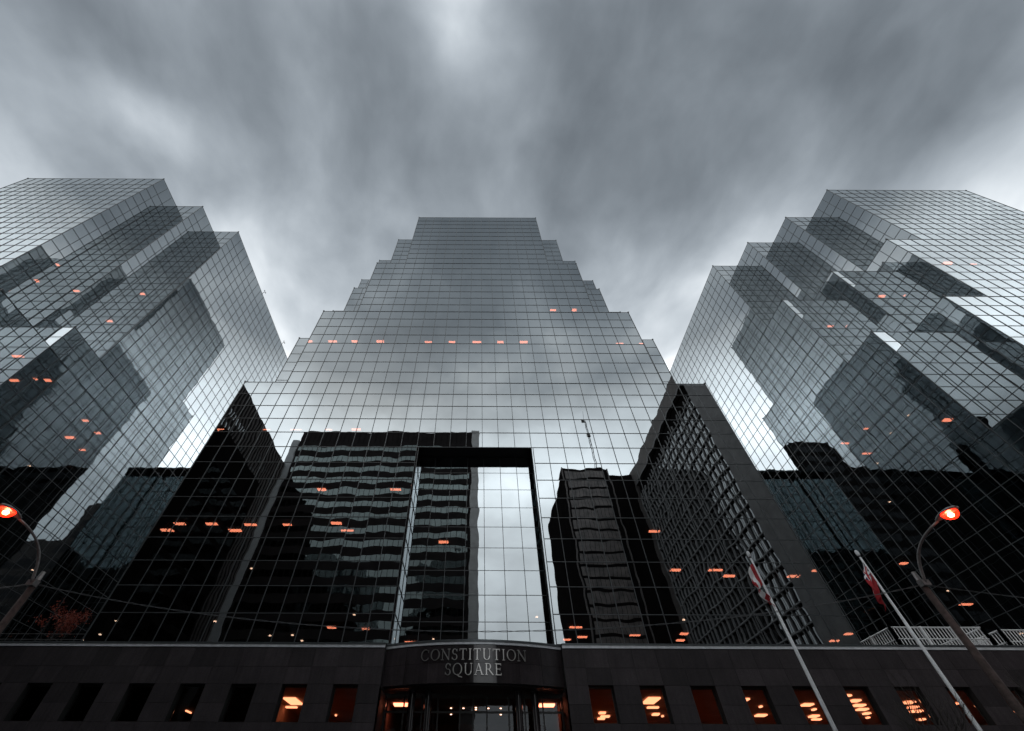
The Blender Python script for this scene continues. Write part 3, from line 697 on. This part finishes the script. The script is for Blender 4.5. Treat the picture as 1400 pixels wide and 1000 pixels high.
# ================================================================== raised letters on the drum
def arcpts(cx, cy, rx, ry, a0, a1, n):
    return [(cx + rx * math.cos(math.radians(a0 + (a1 - a0) * q / n)), cy + ry * math.sin(math.radians(a0 + (a1 - a0) * q / n))) for q in range(n + 1)]
TK, TN = 0.105, 0.04   # thick and thin strokes
def ring(cx, cy, rx, ry, a0, a1, n=26):
    """bowl with modelled stress: thick at the sides, thin at top and bottom"""
    polys = []; o = arcpts(cx, cy, rx, ry, a0, a1, n); i = arcpts(cx, cy, rx - TK, ry - TN, a0, a1, n)
    for q in range(n): polys.append([o[q], o[q + 1], i[q + 1], i[q]])
    return polys
def bar(x0, y0, x1, y1, w):
    d = Vector((x1 - x0, y1 - y0)).normalized(); n = Vector((-d.y, d.x)) * w / 2
    return [[(x0 - n.x, y0 - n.y), (x1 - n.x, y1 - n.y), (x1 + n.x, y1 + n.y), (x0 + n.x, y0 + n.y)]]
def foot(x, y, w=0.30): return [[(x - w / 2, y - .022), (x + w / 2, y - .022), (x + w / 2, y + .022), (x - w / 2, y + .022)]]
def stem(x, s=True, w=TK): return bar(x, 0, x, 1, w) + (foot(x, .022) + foot(x, .978) if s else [])
GL = {
 'C': (0.92, ring(.50, .5, .48, .51, 48, 312) + bar(.815, .70, .835, .95, .05) + bar(.80, .13, .835, .28, .04)),
 'O': (1.02, ring(.51, .5, .50, .51, 0, 360, 36)),
 'N': (0.98, stem(.14, False, TN) + foot(.13, .022) + foot(.10, .978, .24) + bar(.12, .97, .84, .02, TK) + stem(.84, False, TN) + foot(.84, .978)),
 'T': (0.84, stem(.42, False) + foot(.42, .022) + bar(.03, .965, .81, .965, .06) + bar(.05, .80, .05, .97, .04) + bar(.79, .80, .79, .97, .04)),
 'I': (0.38, stem(.19)),
 'U': (0.94, bar(.17, .34, .17, 1, TK) + foot(.17, .978) + bar(.78, .34, .78, 1, TN) + foot(.78, .978, .26) + ring(.46, .34, .352, .355, 180, 360, 18)),
 'Q': (1.04, ring(.51, .5, .50, .51, 0, 360, 36) + bar(.48, .04, .72, -.13, .09) + bar(.70, -.12, 1.04, -.20, .07)),
 'A': (0.94, bar(.12, .02, .46, .99, TN) + bar(.45, .99, .82, .02, TK) + bar(.24, .36, .70, .36, TN) + foot(.12, .022, .26) + foot(.82, .022)),
 'R': (0.90, stem(.17) + ring(.36, .735, .30, .265, -90, 90, 14) + bar(.17, .975, .37, .975, .05) + bar(.17, .495, .37, .495, .05) + bar(.42, .49, .84, .02, TK) + foot(.85, .022, .2)),
 'E': (0.76, stem(.17) + bar(.17, .965, .66, .965, .06) + bar(.17, .52, .56, .52, .05) + bar(.17, .035, .68, .035, .06) + bar(.65, .82, .65, .98, .04) + bar(.67, .02, .67, .20, .04) + bar(.555, .42, .555, .62, .04)),
 'S': (0.66, [p for p in ring(.33, .745, .27, .265, 20, 270, 18)] + [p for p in ring(.33, .265, .30, .275, -160, 90, 18)] + bar(.575, .74, .59, .96, .04) + bar(.055, .06, .06, .27, .04)),
}
SIGN = thing('raised_lettering', 'two lines of raised steel roman capitals on the curved granite band', 'sign')
def line(text, i0, i1, j0, j1):
    cap = (j1 - j0) * HR
    adv = [GL[ch][0] for ch in text]; gap = 0.17; total = sum(adv) + gap * (len(text) - 1)
    s = (i1 - i0) / total     # columns per unit
    cur = i0
    for ch, a in zip(text, adv):
        b = MB(); polys = GL[ch][1]
        mid = cur + a * s / 2
        for n, pl in enumerate(polys):
            ar = sum(pl[q][0] * pl[(q + 1) % len(pl)][1] - pl[(q + 1) % len(pl)][0] * pl[q][1] for q in range(len(pl)))
            if ar < 0: pl = pl[::-1]
            d1 = .085 + .0004 * (n % 7)
            fr_ = []; bk_ = []
            for (gx, gy) in pl:
                ii = cur + gx * s
                x1, y1, _ = arc(ii - AX, d1); x2, y2, _ = arc(ii - AX, .03)
                zz = Z(j0) + gy * cap; fr_.append((x1, y1, zz)); bk_.append((x2, y2, zz))
            k = len(b.v); e = len(pl); b.v += fr_ + bk_
            b.f.append(tuple(range(k, k + e))); b.m.append(0)
            for q in range(e):
                r = (q + 1) % e; b.f.append((k + r, k + q, k + e + q, k + e + r)); b.m.append(0)
        b.build('letter_' + ch.lower(), M['steel'], SIGN)
        cur += (a + gap) * s
line('CONSTITUTION', -2.02, 2.22, -0.63, -0.30)
line('SQUARE', -1.02, 1.22, -1.06, -0.73)

# ================================================================== street lamps and span wire
def lamp(x, y, zt, xl, yl, zl, lab):
    root = thing('street_lamp', lab, 'street lamp', 'lamps on brown poles along the street')
    b = MB(); b.tube([(x, y, 0.1), (x, y, zt * .5), (x, y, zt + .05)], [.115, .10, .08], 14); b.build('pole', M['wood_pole'], root, smooth=True)
    b = MB(); b.tube([(x, y, zt - .02), (x, y, zt + .28)], [.07, .05], 10); b.box(x - .10, x + .10, y - .16, y + .02, zt - .12, zt + .02); b.build('bracket', M['galv'], root)
    dx, dy = xl - x, yl - y
    pts = [(x, y - .12, zt - .06)]
    for q in range(13):
        f = q / 12
        # rises steeply, then sweeps outwards
        rise = (zl - zt) * (1 - (1 - f) ** 1.55); outw = .42 * f + .58 * f ** 3.2
        pts.append((x + dx * outw * .80, y - .12 + (dy + .12) * outw * .80, zt - .06 + rise))
    b = MB(); b.tube(pts, [.036] * 8 + [.029] * 6, 8); b.build('arm', M['galv'], root, smooth=True)
    d = Vector((dx, dy, 0)).normalized(); e = Vector((-d.y, d.x, 0)); tip = Vector(pts[-1])
    hb = MB(); sec = [(0, .04, .04), (.12, .10, .06), (.32, .165, .075), (.56, .165, .07), (.68, .10, .045), (.72, .02, .015)]
    for s_, wd, hh in sec:
        for q in range(14):
            an = 2 * math.pi * q / 14
            p = tip + d * s_ + e * (wd * math.cos(an)) + Vector((0, 0, .02 + max(-.02, hh * math.sin(an)))); hb.v.append(tuple(p))
    for a in range(len(sec) - 1):
        for q in range(14):
            r = (q + 1) % 14; hb.f.append((a * 14 + q, (a + 1) * 14 + q, (a + 1) * 14 + r, a * 14 + r)); hb.m.append(0)
    hd = hb.build('housing', M['galv'], root, smooth=True)
    c = tip + d * .44
    lb = MB(); prof = []
    for q in range(8):
        an = math.pi / 2 * q / 7; prof.append((max(.001, (.185 * math.cos(an))), -.165 * math.sin(an)))
    lb.lathe(tuple(c), prof, 20); lb.build('lens', M['lens'], hd, smooth=True)
    bb = MB(); bb.lathe((c.x, c.y, c.z - .055), [(.001, .04), (.05, .03), (.07, 0), (.05, -.045), (.001, -.06)], 16); bb.build('bulb', M['bulb'], hd, smooth=True)
# drop lens: bowl given red emission to imitate the halo round the hot lamp
mm, t, o = newmat('lamp_lens'); em = t.node('ShaderNodeEmission'); em.inputs[0].default_value = (1.0, 0.012, 0.003, 1); em.inputs[1].default_value = 8.0
tr = t.node('ShaderNodeBsdfTransparent'); mx = t.node('ShaderNodeMixShader'); mx.inputs[0].default_value = 0.6
t.link(tr.outputs[0], mx.inputs[1]); t.link(em.outputs[0], mx.inputs[2]); t.link(mx.outputs[0], o.inputs[0]); M['lens'] = mm
M['bulb'] = emit('lamp_bulb', (1.0, 0.50, 0.22), 45)
LR = (12.28, 12.0, 6.42); LL = (-12.16, 12.0, 6.32)
lamp(*LR, 12.16, 9.85, 7.33, 'lit street lamp on brown pole beside the white flagpoles')
lamp(*LL, -12.1, 9.85, 7.28, 'lit street lamp on brown pole in front of the russet tree')
def spanwire(p0, p1, sag, lab):
    p0, p1 = Vector(p0), Vector(p1); n = 220; L = (p1 - p0).length; b = MB()
    for ph in (0, math.pi):
        pts = []
        for q in range(n + 1):
            f = q / n; p = p0.lerp(p1, f); p.z -= sag * 4 * f * (1 - f)
            an = f * L / .9 * 2 * math.pi + ph
            pts.append(p + Vector((0, math.cos(an), math.sin(an))) * .012)
        b.tube(pts, .006, 4)
    tag(b.build('span_wire', M['black_cable']), lab, 'wire')
spanwire((LL[0], LL[1], 6.28), (LR[0], LR[1], 6.36), 1.14, 'thin twisted wire sagging between the two street lamp poles')
spanwire((LR[0] + .05, LR[1], 6.36), (LR[0] + 24, LR[1], 6.4), 0.9, 'thin twisted wire running on from the lamp pole beside the flagpoles')
spanwire((LL[0] - 24, LL[1], 6.4), (LL[0] - .05, LL[1], 6.28), 0.9, 'thin twisted wire running on from the lamp pole by the russet tree')

# ================================================================== flagpoles and flags
def flagpole(x, y, zt, lab):
    root = thing('flagpole', lab, 'flagpole', 'white flagpoles in front of the podium')
    b = MB(); b.tube([(x, y, .12), (x, y, zt * .55), (x, y, zt)], [.095, .08, .045], 14); b.build('pole', M['white_paint'], root, smooth=True)
    b = MB(); b.lathe((x, y, zt), [(.02, -.02), (.075, 0), (.085, .05), (.085, .20), (.06, .26), (.001, .28)], 14); b.build('truck_cap', M['white_paint'], root, smooth=True)
    b = MB(); b.lathe((x, y, zt), [(.06, -.09), (.07, -.06), (.06, -.022)], 12); b.build('collar', M['frame_d'], root, smooth=True)
    b = MB(); b.tube([(x - .07, y - .07, zt - .1), (x - .09, y - .09, zt * .5), (x - .09, y - .09, 1.6)], .006, 4); b.build('halyard', M['white_paint'], root)
F1 = (14.45, 22.0, 11.72); F2 = (20.3, 22.0, 11.80)
flagpole(*F1, 'white flagpole carrying the limp red and white flag')
flagpole(*F2, 'white flagpole carrying the limp red flag with a crossed canton')
M['flag_r'] = solid('flag_red', (0.40, 0.014, 0.022), 0.75, 0, 0.25, 3); M['flag_w'] = solid('flag_white', (0.82, 0.80, 0.80), 0.75, 0, 0.1, 3); M['flag_b'] = solid('flag_blue', (0.012, 0.018, 0.07), 0.75, 0, 0.2, 3)
def limp_flag(name, p, hoist, length, paint, lab, drift, spread, seed):
    """cloth hung by its hoist; gathered folds fall down beside the pole"""
    rnd = random.Random(seed); ns, nt = 44, 60; b = MB(); x, y, zt = p
    ph = [rnd.uniform(0, 6.28) for _ in range(4)]
    for a in range(nt + 1):
        v = a / nt
        for c in range(ns + 1):
            u = c / ns                       # 0 at the hoist, 1 at the fly end
            top = zt - hoist * v             # where this thread meets the pole
            drop = length * u * (0.96 - .25 * v) + .03 * math.sin(5 * u + ph[0])
            out = spread(u) * (1 - .35 * v)
            fold = (.05 + .10 * u) * math.sin(9 * v + 5 * u + ph[1]) * (0.3 + .7 * min(1, 3 * u))
            fx = -.055 - out + drift * u * u + .03 * math.sin(13 * v + 7 * u + ph[2]) * min(1, 4 * u)
            b.v.append((x + fx, y - .05 + fold + .05 * u, top - drop))
    for a in range(nt):
        for c in range(ns):
            k = a * (ns + 1) + c; b.f.append((k, k + 1, k + ns + 2, k + ns + 1)); b.m.append(paint((c + .5) / ns, (a + .5) / nt))
    o = b.build(name, [M['flag_r'], M['flag_w'], M['flag_b']], None, smooth=True)
    return tag(o, lab, 'flag', 'flags hanging limp from the poles')
def leaf(u, v):
    if u < .12 or u > .84: return 0
    du, dv = abs((u - .48) / .22) , abs(v - .5) / .42
    ang = math.atan2(dv, du); r = math.hypot(du * .95, dv)
    return 0 if r < .58 + .22 * abs(math.sin(ang * 5.5)) else 1
def ensign(u, v):
    if u < .5 and v < .5:
        a, c = u / .5, v / .5
        if abs(a - .5) < .06 or abs(c - .5) < .10: return 0
        if abs(a - .5) < .11 or abs(c - .5) < .18: return 1
        if min(abs(a - c), abs(a - (1 - c))) < .09: return 1
        return 2
    if .68 < u < .84 and .36 < v < .72: return 1 if v < .5 else 0
    return 0
limp_flag('flag', (F1[0], F1[1], F1[2] - .35), 1.05, 1.55, leaf, 'limp red and white flag with a red leaf hanging from its pole', .10, lambda u: .50 * math.sin(math.pi * min(.95, u * 1.0)) ** .7, 3)
limp_flag('flag', (F2[0], F2[1], F2[2] - .30), 1.05, 1.85, ensign, 'limp dark red flag with a white crossed canton hanging from its pole', -.38, lambda u: .30 * math.sin(math.pi * min(1, u * .95)) ** .8, 8)

# ================================================================== guard rails on the terraces
def guard(i0, i1, k0, k1, j1, lab):
    root = thing('guard_rail', lab, 'railing', 'white guard rails on the terrace')
    z0, z1 = Z(-.06), Z(j1); bal = MB(); bal.box(-.026, .026, -.018, .018, 0, 1); BM = bal.mesh('baluster', M['white_paint'])
    def run(xa, ya, xb, yb):
        L = math.hypot(xb - xa, yb - ya); d = ((xb - xa) / L, (yb - ya) / L); n = max(2, round(L / .23))
        for zz, th in ((z1, .05), ((z0 + z1) / 2 + .03, .035), (z0 + .1, .035)):
            b = MB(); b.tube([(xa, ya, zz), (xb, yb, zz)], th, 4); b.build('rail', M['white_paint'], root)
        for q in range(1, n): inst('baluster', BM, (xa + d[0] * L * q / n, ya + d[1] * L * q / n, z0 + .1), root, (0, 0, 0), (1, 1, z1 - z0 - .1))
        m = max(1, round(L / 2.4))
        for q in range(m + 1):
            xx, yy = xa + d[0] * L * q / m, ya + d[1] * L * q / m
            b = MB(); b.box(xx - .07, xx + .07, yy - .07, yy + .07, z0, z1 + .06); b.build('post', M['white_paint'], root)
    x0, x1, y0, y1 = X(i0), X(i1), Y(k0), Y(k1)
    run(x0, y0, x1, y0); run(x0, y1, x0, y0); run(x1, y0, x1, y1)
guard(18.62, 22.72, .5, 3.2, .74, 'white baluster guard rail box on the terrace behind the flagpole top')
guard(23.75, 27.6, .8, 3.2, .74, 'white baluster guard rail box nearest the tower behind the flagpoles')
rl = thing('wire_rail', 'thin dark two wire rail along the terrace under the russet tree', 'railing')
for z_ in (.24, .42):
    b = MB(); b.tube([(X(-28), Y(.6), Z(z_)), (X(-16.7), Y(.6), Z(z_))], .014, 5); b.build('wire', M['galv'], rl)
for q in range(8):
    b = MB(); b.box(X(-28 + q * 1.6) - .02, X(-28 + q * 1.6) + .02, Y(.6) - .02, Y(.6) + .02, Z(-.08), Z(.46)); b.build('post', M['silver_d'], rl)

# ================================================================== trees
def branch(b, p, d, L, r, depth, rnd, tips, spread=.55, gravity=.05):
    pts = [p.copy()]; rad = [r]; n = 4
    for q in range(n):
        d = (d + Vector((rnd.uniform(-.16, .16), rnd.uniform(-.16, .16), rnd.uniform(-.08, .16)))).normalized()
        p = p + d * L / n; pts.append(p.copy()); rad.append(r * (1 - .42 * (q + 1) / n))
    b.tube(pts, rad, 5 if r > .01 else 3, cap=False)
    if depth == 0: tips.append(p); return
    for q in range(rnd.choice((2, 3, 3))):
        a = pts[rnd.choice((2, 3, 4))]
        nd = (d + Vector((rnd.uniform(-1, 1), rnd.uniform(-1, 1), rnd.uniform(-.4, .9))) * spread).normalized()
        branch(b, a.copy(), nd, L * rnd.uniform(.6, .82), r * .56, depth - 1, rnd, tips, spread, gravity)
def russet(i, k, lab, seed):
    rnd = random.Random(seed); root = thing('russet_tree', lab, 'tree')
    base = Vector((X(i), Y(k), Z(-.08)))
    pb = MB(); pb.box(base.x - .8, base.x + .8, base.y - .8, base.y + .8, base.z, base.z + .5); pb.build('planter', M['stone_m'], root)
    b = MB(); tips = []
    for q in range(6):
        branch(b, base + Vector((rnd.uniform(-.15, .15), rnd.uniform(-.15, .15), .4)), Vector((rnd.uniform(-.5, .5), rnd.uniform(-.5, .5), 1)).normalized(), 1.25, .05, 3, rnd, tips, .75)
    b.build('trunk', M['bark'], root)
    lf = MB()
    for tp in tips:
        for q in range(16):
            c = tp + Vector((rnd.gauss(0, .16), rnd.gauss(0, .16), rnd.gauss(0, .15))); s = rnd.uniform(.035, .075)
            a = Vector((rnd.gauss(0, 1), rnd.gauss(0, 1), rnd.gauss(0, 1))).normalized(); e = a.orthogonal().normalized(); f = a.cross(e)
            lf.quad(tuple(c - e * s), tuple(c - f * s * .6), tuple(c + e * s), tuple(c + f * s * .6))
    lf.build('crown', M['red_leaf'], root, stuff=True)
russet(-20.2, 2.4, 'small russet leaved tree in a planter on the terrace', 5)
def bare(x, y, h, lab, seed):
    rnd = random.Random(seed); root = thing('bare_tree', lab, 'tree', 'leafless street trees'); b = MB(); tips = []
    tk = MB(); tk.tube([(x, y, .1), (x + .05, y, h * .25), (x - .03, y + .04, h * .45)], [.12, .10, .08], 10); tk.build('trunk', M['bark'], root, smooth=True)
    for q in range(7):
        branch(b, Vector((x - .03, y + .04, h * (.30 + .022 * q))), Vector((rnd.uniform(-.8, .8), rnd.uniform(-.8, .8), 1)).normalized(), h * .21, .05, 4, rnd, tips, .62)
    b.build('crown', M['bark'], root)
bare(13.9, 16.6, 5.7, 'leafless street tree with fine twigs between the flagpoles', 11)
bare(19.4, 17.4, 6.5, 'leafless street tree with fine twigs beyond the flagpoles', 23)

# ================================================================== buildings across the street (seen in the glass)
def bands_front(root, i0, i1, k, j0, j1, floor, win, mat, pier=.12, pw=1.0, name='window_band', jitter=0):
    """continuous window strips on a wall facing +Y"""
    n = int((j1 - j0) / floor)
    for f in range(n):
        b = MB(); za, zb = Z(j0 + f * floor + .25), Z(j0 + f * floor + .25 + win); c = i0 + .2
        while c + pw <= i1 - .1:
            tl = random.gauss(0, .004)
            b.quad((X(c + pw) - .06, Y(k) + .02 + tl, za), (X(c) + .06, Y(k) + .02 - tl, za), (X(c) + .06, Y(k) + .02 - tl, zb), (X(c + pw) - .06, Y(k) + .02 + tl, zb)); c += pw
        b.build(name, mat, root)
def bands_side(root, i, s, k0, k1, j0, j1, floor, win, mat, pw=1.0, name='window_band', proud=.02):
    n = int((j1 - j0) / floor)
    for f in range(n):
        b = MB(); za, zb = Z(j0 + f * floor + .25), Z(j0 + f * floor + .25 + win); c = k0 + .2
        while c + pw <= k1 - .1:
            p = [(X(i) + s * proud, Y(c) + .06, za), (X(i) + s * proud, Y(c + pw) - .06, za), (X(i) + s * proud, Y(c + pw) - .06, zb), (X(i) + s * proud, Y(c) + .06, zb)]
            b.quad(*(p if s > 0 else p[::-1])); c += pw
        b.build(name, mat, root)
JG = -5.77
# office slab with pale window strips
r1 = thing('office_slab', 'dark office slab with pale window strips mirrored left of the recessed bay', 'building')
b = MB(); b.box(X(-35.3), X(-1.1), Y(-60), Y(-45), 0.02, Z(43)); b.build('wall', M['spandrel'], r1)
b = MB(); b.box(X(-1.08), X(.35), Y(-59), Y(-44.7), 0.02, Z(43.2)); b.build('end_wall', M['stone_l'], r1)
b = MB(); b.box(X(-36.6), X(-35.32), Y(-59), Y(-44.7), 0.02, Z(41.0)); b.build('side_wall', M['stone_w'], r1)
bands_front(r1, -35.2, -1.2, -45, -4.5, 40.8, 2.05, 0.92, M['b_glass'], pw=.93)
b = MB()
for q in range(35): b.box(X(-35.2 + q * .97) - .05, X(-35.2 + q * .97) + .05, Y(-45), Y(-45) + .06, Z(40.6), Z(43))
b.build('louvre_grid', M['darkwall'], r1, stuff=True)
# ribbed tower on the left
r2 = thing('ribbed_tower', 'dark ribbed office block mirrored at the edge of the middle tower', 'building')
b = MB(); b.box(X(-55), X(-36.3), Y(-44.4), Y(-23.4), 0.02, Z(36.0)); b.build('wall', M['spandrel'], r2)
bands_side(r2, -36.3, 1, -44.2, -23.6, -4, 34.3, 2.05, 1.0, M['b_glass2'], .8)
b = MB()
for q in range(27): b.box(X(-36.3), X(-36.3) + .28, Y(-44.3 + q * .8) - .10, Y(-44.3 + q * .8) + .10, Z(JG), Z(35.8))
b.build('rib_grid', M['stone_b'], r2, stuff=True)
# lower black glass block
r3 = thing('black_block', 'lower black glass block mirrored in front of the ribbed block', 'building')
b = MB(); b.box(X(-36.0), X(-32.5), Y(-34), Y(-20.9), 0.02, Z(25.9)); b.build('wall', M['darkwall'], r3)
bands_side(r3, -32.5, 1, -33.8, -21.2, -4, 24.5, 2.05, 1.5, M['dglass'], 1.2)
# concrete eggcrate block on the right
r4 = thing('eggcrate_block', 'grey precast eggcrate office block mirrored beside the flagpoles', 'building')
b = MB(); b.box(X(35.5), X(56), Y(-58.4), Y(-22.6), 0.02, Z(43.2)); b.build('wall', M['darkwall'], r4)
b = MB(); b.box(X(34.85), X(35.48), Y(-27.6), Y(-22.5), 0.02, Z(39.8)); b.build('corner_pier', M['stone_m'], r4)
b = MB(); b.box(X(34.85), X(35.48), Y(-58.5), Y(-22.5), Z(40.1), Z(43.2)); b.build('parapet_band', M['stone_b'], r4)
b = MB(); b.box(X(34.80), X(34.845), Y(-58.5), Y(-22.5), Z(40.1), Z(40.45)); b.build('parapet_lip', M['stone_m'], r4)
bands_side(r4, 35.5, -1, -58.4, -27.7, -5.1, 38.2, 1.7, 1.2, M['b_glass2'], .66)
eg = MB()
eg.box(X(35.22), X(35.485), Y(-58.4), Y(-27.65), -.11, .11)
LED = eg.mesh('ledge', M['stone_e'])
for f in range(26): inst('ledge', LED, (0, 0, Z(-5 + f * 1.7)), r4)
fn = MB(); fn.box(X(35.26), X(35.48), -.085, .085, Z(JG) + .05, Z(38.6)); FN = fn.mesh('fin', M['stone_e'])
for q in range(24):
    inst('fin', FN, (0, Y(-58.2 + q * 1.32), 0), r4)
# tall tower farther back with a mast
r5 = thing('mast_tower', 'tall brown tower with a roof mast mirrored right of the recessed bay', 'building')
b = MB(); b.box(X(19.5), X(30.0), Y(-86), Y(-60), 0.02, Z(44.7)); b.build('wall', M['darkwall'], r5)
b = MB(); b.box(X(30.02), X(35.5), Y(-86), Y(-60.6), 0.02, Z(43.6)); b.build('dark_wing', M['darkwall'], r5)
b = MB(); b.box(X(35.52), X(46), Y(-86), Y(-60), 0.02, Z(44.2)); b.build('side_wing', M['stone_b'], r5)
bands_front(r5, 19.9, 29.8, -60, -5, 44.3, 2.05, 1.6, M['b_glass3'], pw=.8)
bands_front(r5, 35.8, 45.8, -60, -5, 43.6, 2.05, 1.2, M['b_glass3'], pw=1.15)
b = MB()
for c in (19.6, 29.9): b.box(X(c) - .2, X(c) + .2, Y(-60), Y(-60) + .25, .02, Z(44.8))
b.build('corner_pier', M['stone_b'], r5)
b = MB(); mx_, my_ = X(29.6), Y(-66)
zb, zt_ = Z(44.7) - .1, Z(62)
for s in ((-.4, -.4), (.4, -.4), (0, .5)): b.tube([(mx_ + s[0], my_ + s[1], zb), (mx_ + s[0] * .5, my_ + s[1] * .5, zt_)], .13, 4)
for q in range(16):
    z0, z1 = zb + (zt_ - zb) * q / 16, zb + (zt_ - zb) * (q + 1) / 16
    b.tube([(mx_ - .38, my_ - .38, z0), (mx_ + .34, my_ - .34, z1)], .05, 3); b.tube([(mx_ + .38, my_ - .38, z0), (mx_, my_ + .4, z1)], .05, 3)
b.tube([(mx_, my_, zt_), (mx_, my_, zt_ + 5)], .06, 4); b.box(mx_ - 1.8, mx_ - .4, my_ - .3, my_ + .3, zt_ - 1, zt_ + .2); b.box(mx_ - .7, mx_ + .7, my_ - .5, my_ + .5, zt_ - 9, zt_ - 7.5)
b.build('mast', M['frame_d'], r5)
# blocks standing behind the towers (caught in the mirrored corridors between them)
def rear_block(parts, lab, wall, win):
    root = thing('rear_block', lab, 'building')
    for (i0, i1, k0, k1, jt) in parts:
        b = MB(); b.box(X(i0), X(i1), Y(k0), Y(k1), 0.02, Z(jt)); b.build('wall', wall, root)
        n = int((jt + 4) / 2.05)
        for f in range(n):
            b = MB(); za, zb_ = Z(-4 + f * 2.05), Z(-4 + f * 2.05 + 1.1); c = i0 + .3
            while c + 1.1 < i1:
                b.quad((X(c), Y(k0) - .03, za), (X(c + 1.0), Y(k0) - .03, za), (X(c + 1.0), Y(k0) - .03, zb_), (X(c), Y(k0) - .03, zb_)); c += 1.1
            b.build('window_band', win, root)
rear_block([(-11, 9, 48, 60, 37.2)], 'black office block standing behind the central glass tower', M['darkwall'], M['dglass'])
rear_block([(40, 49, 48, 60, 43.2), (49.02, 56, 48.4, 60, 38.2)], 'stepped dark brown office block behind the tower by the flagpoles', M['spandrel'], M['dglass'])
rear_block([(-46, -36.4, 48, 60, 30.2), (-53, -46.02, 48.4, 60, 24.5)], 'stepped grey office block behind the tower above the russet tree', M['stone_b'], M['dglass'])
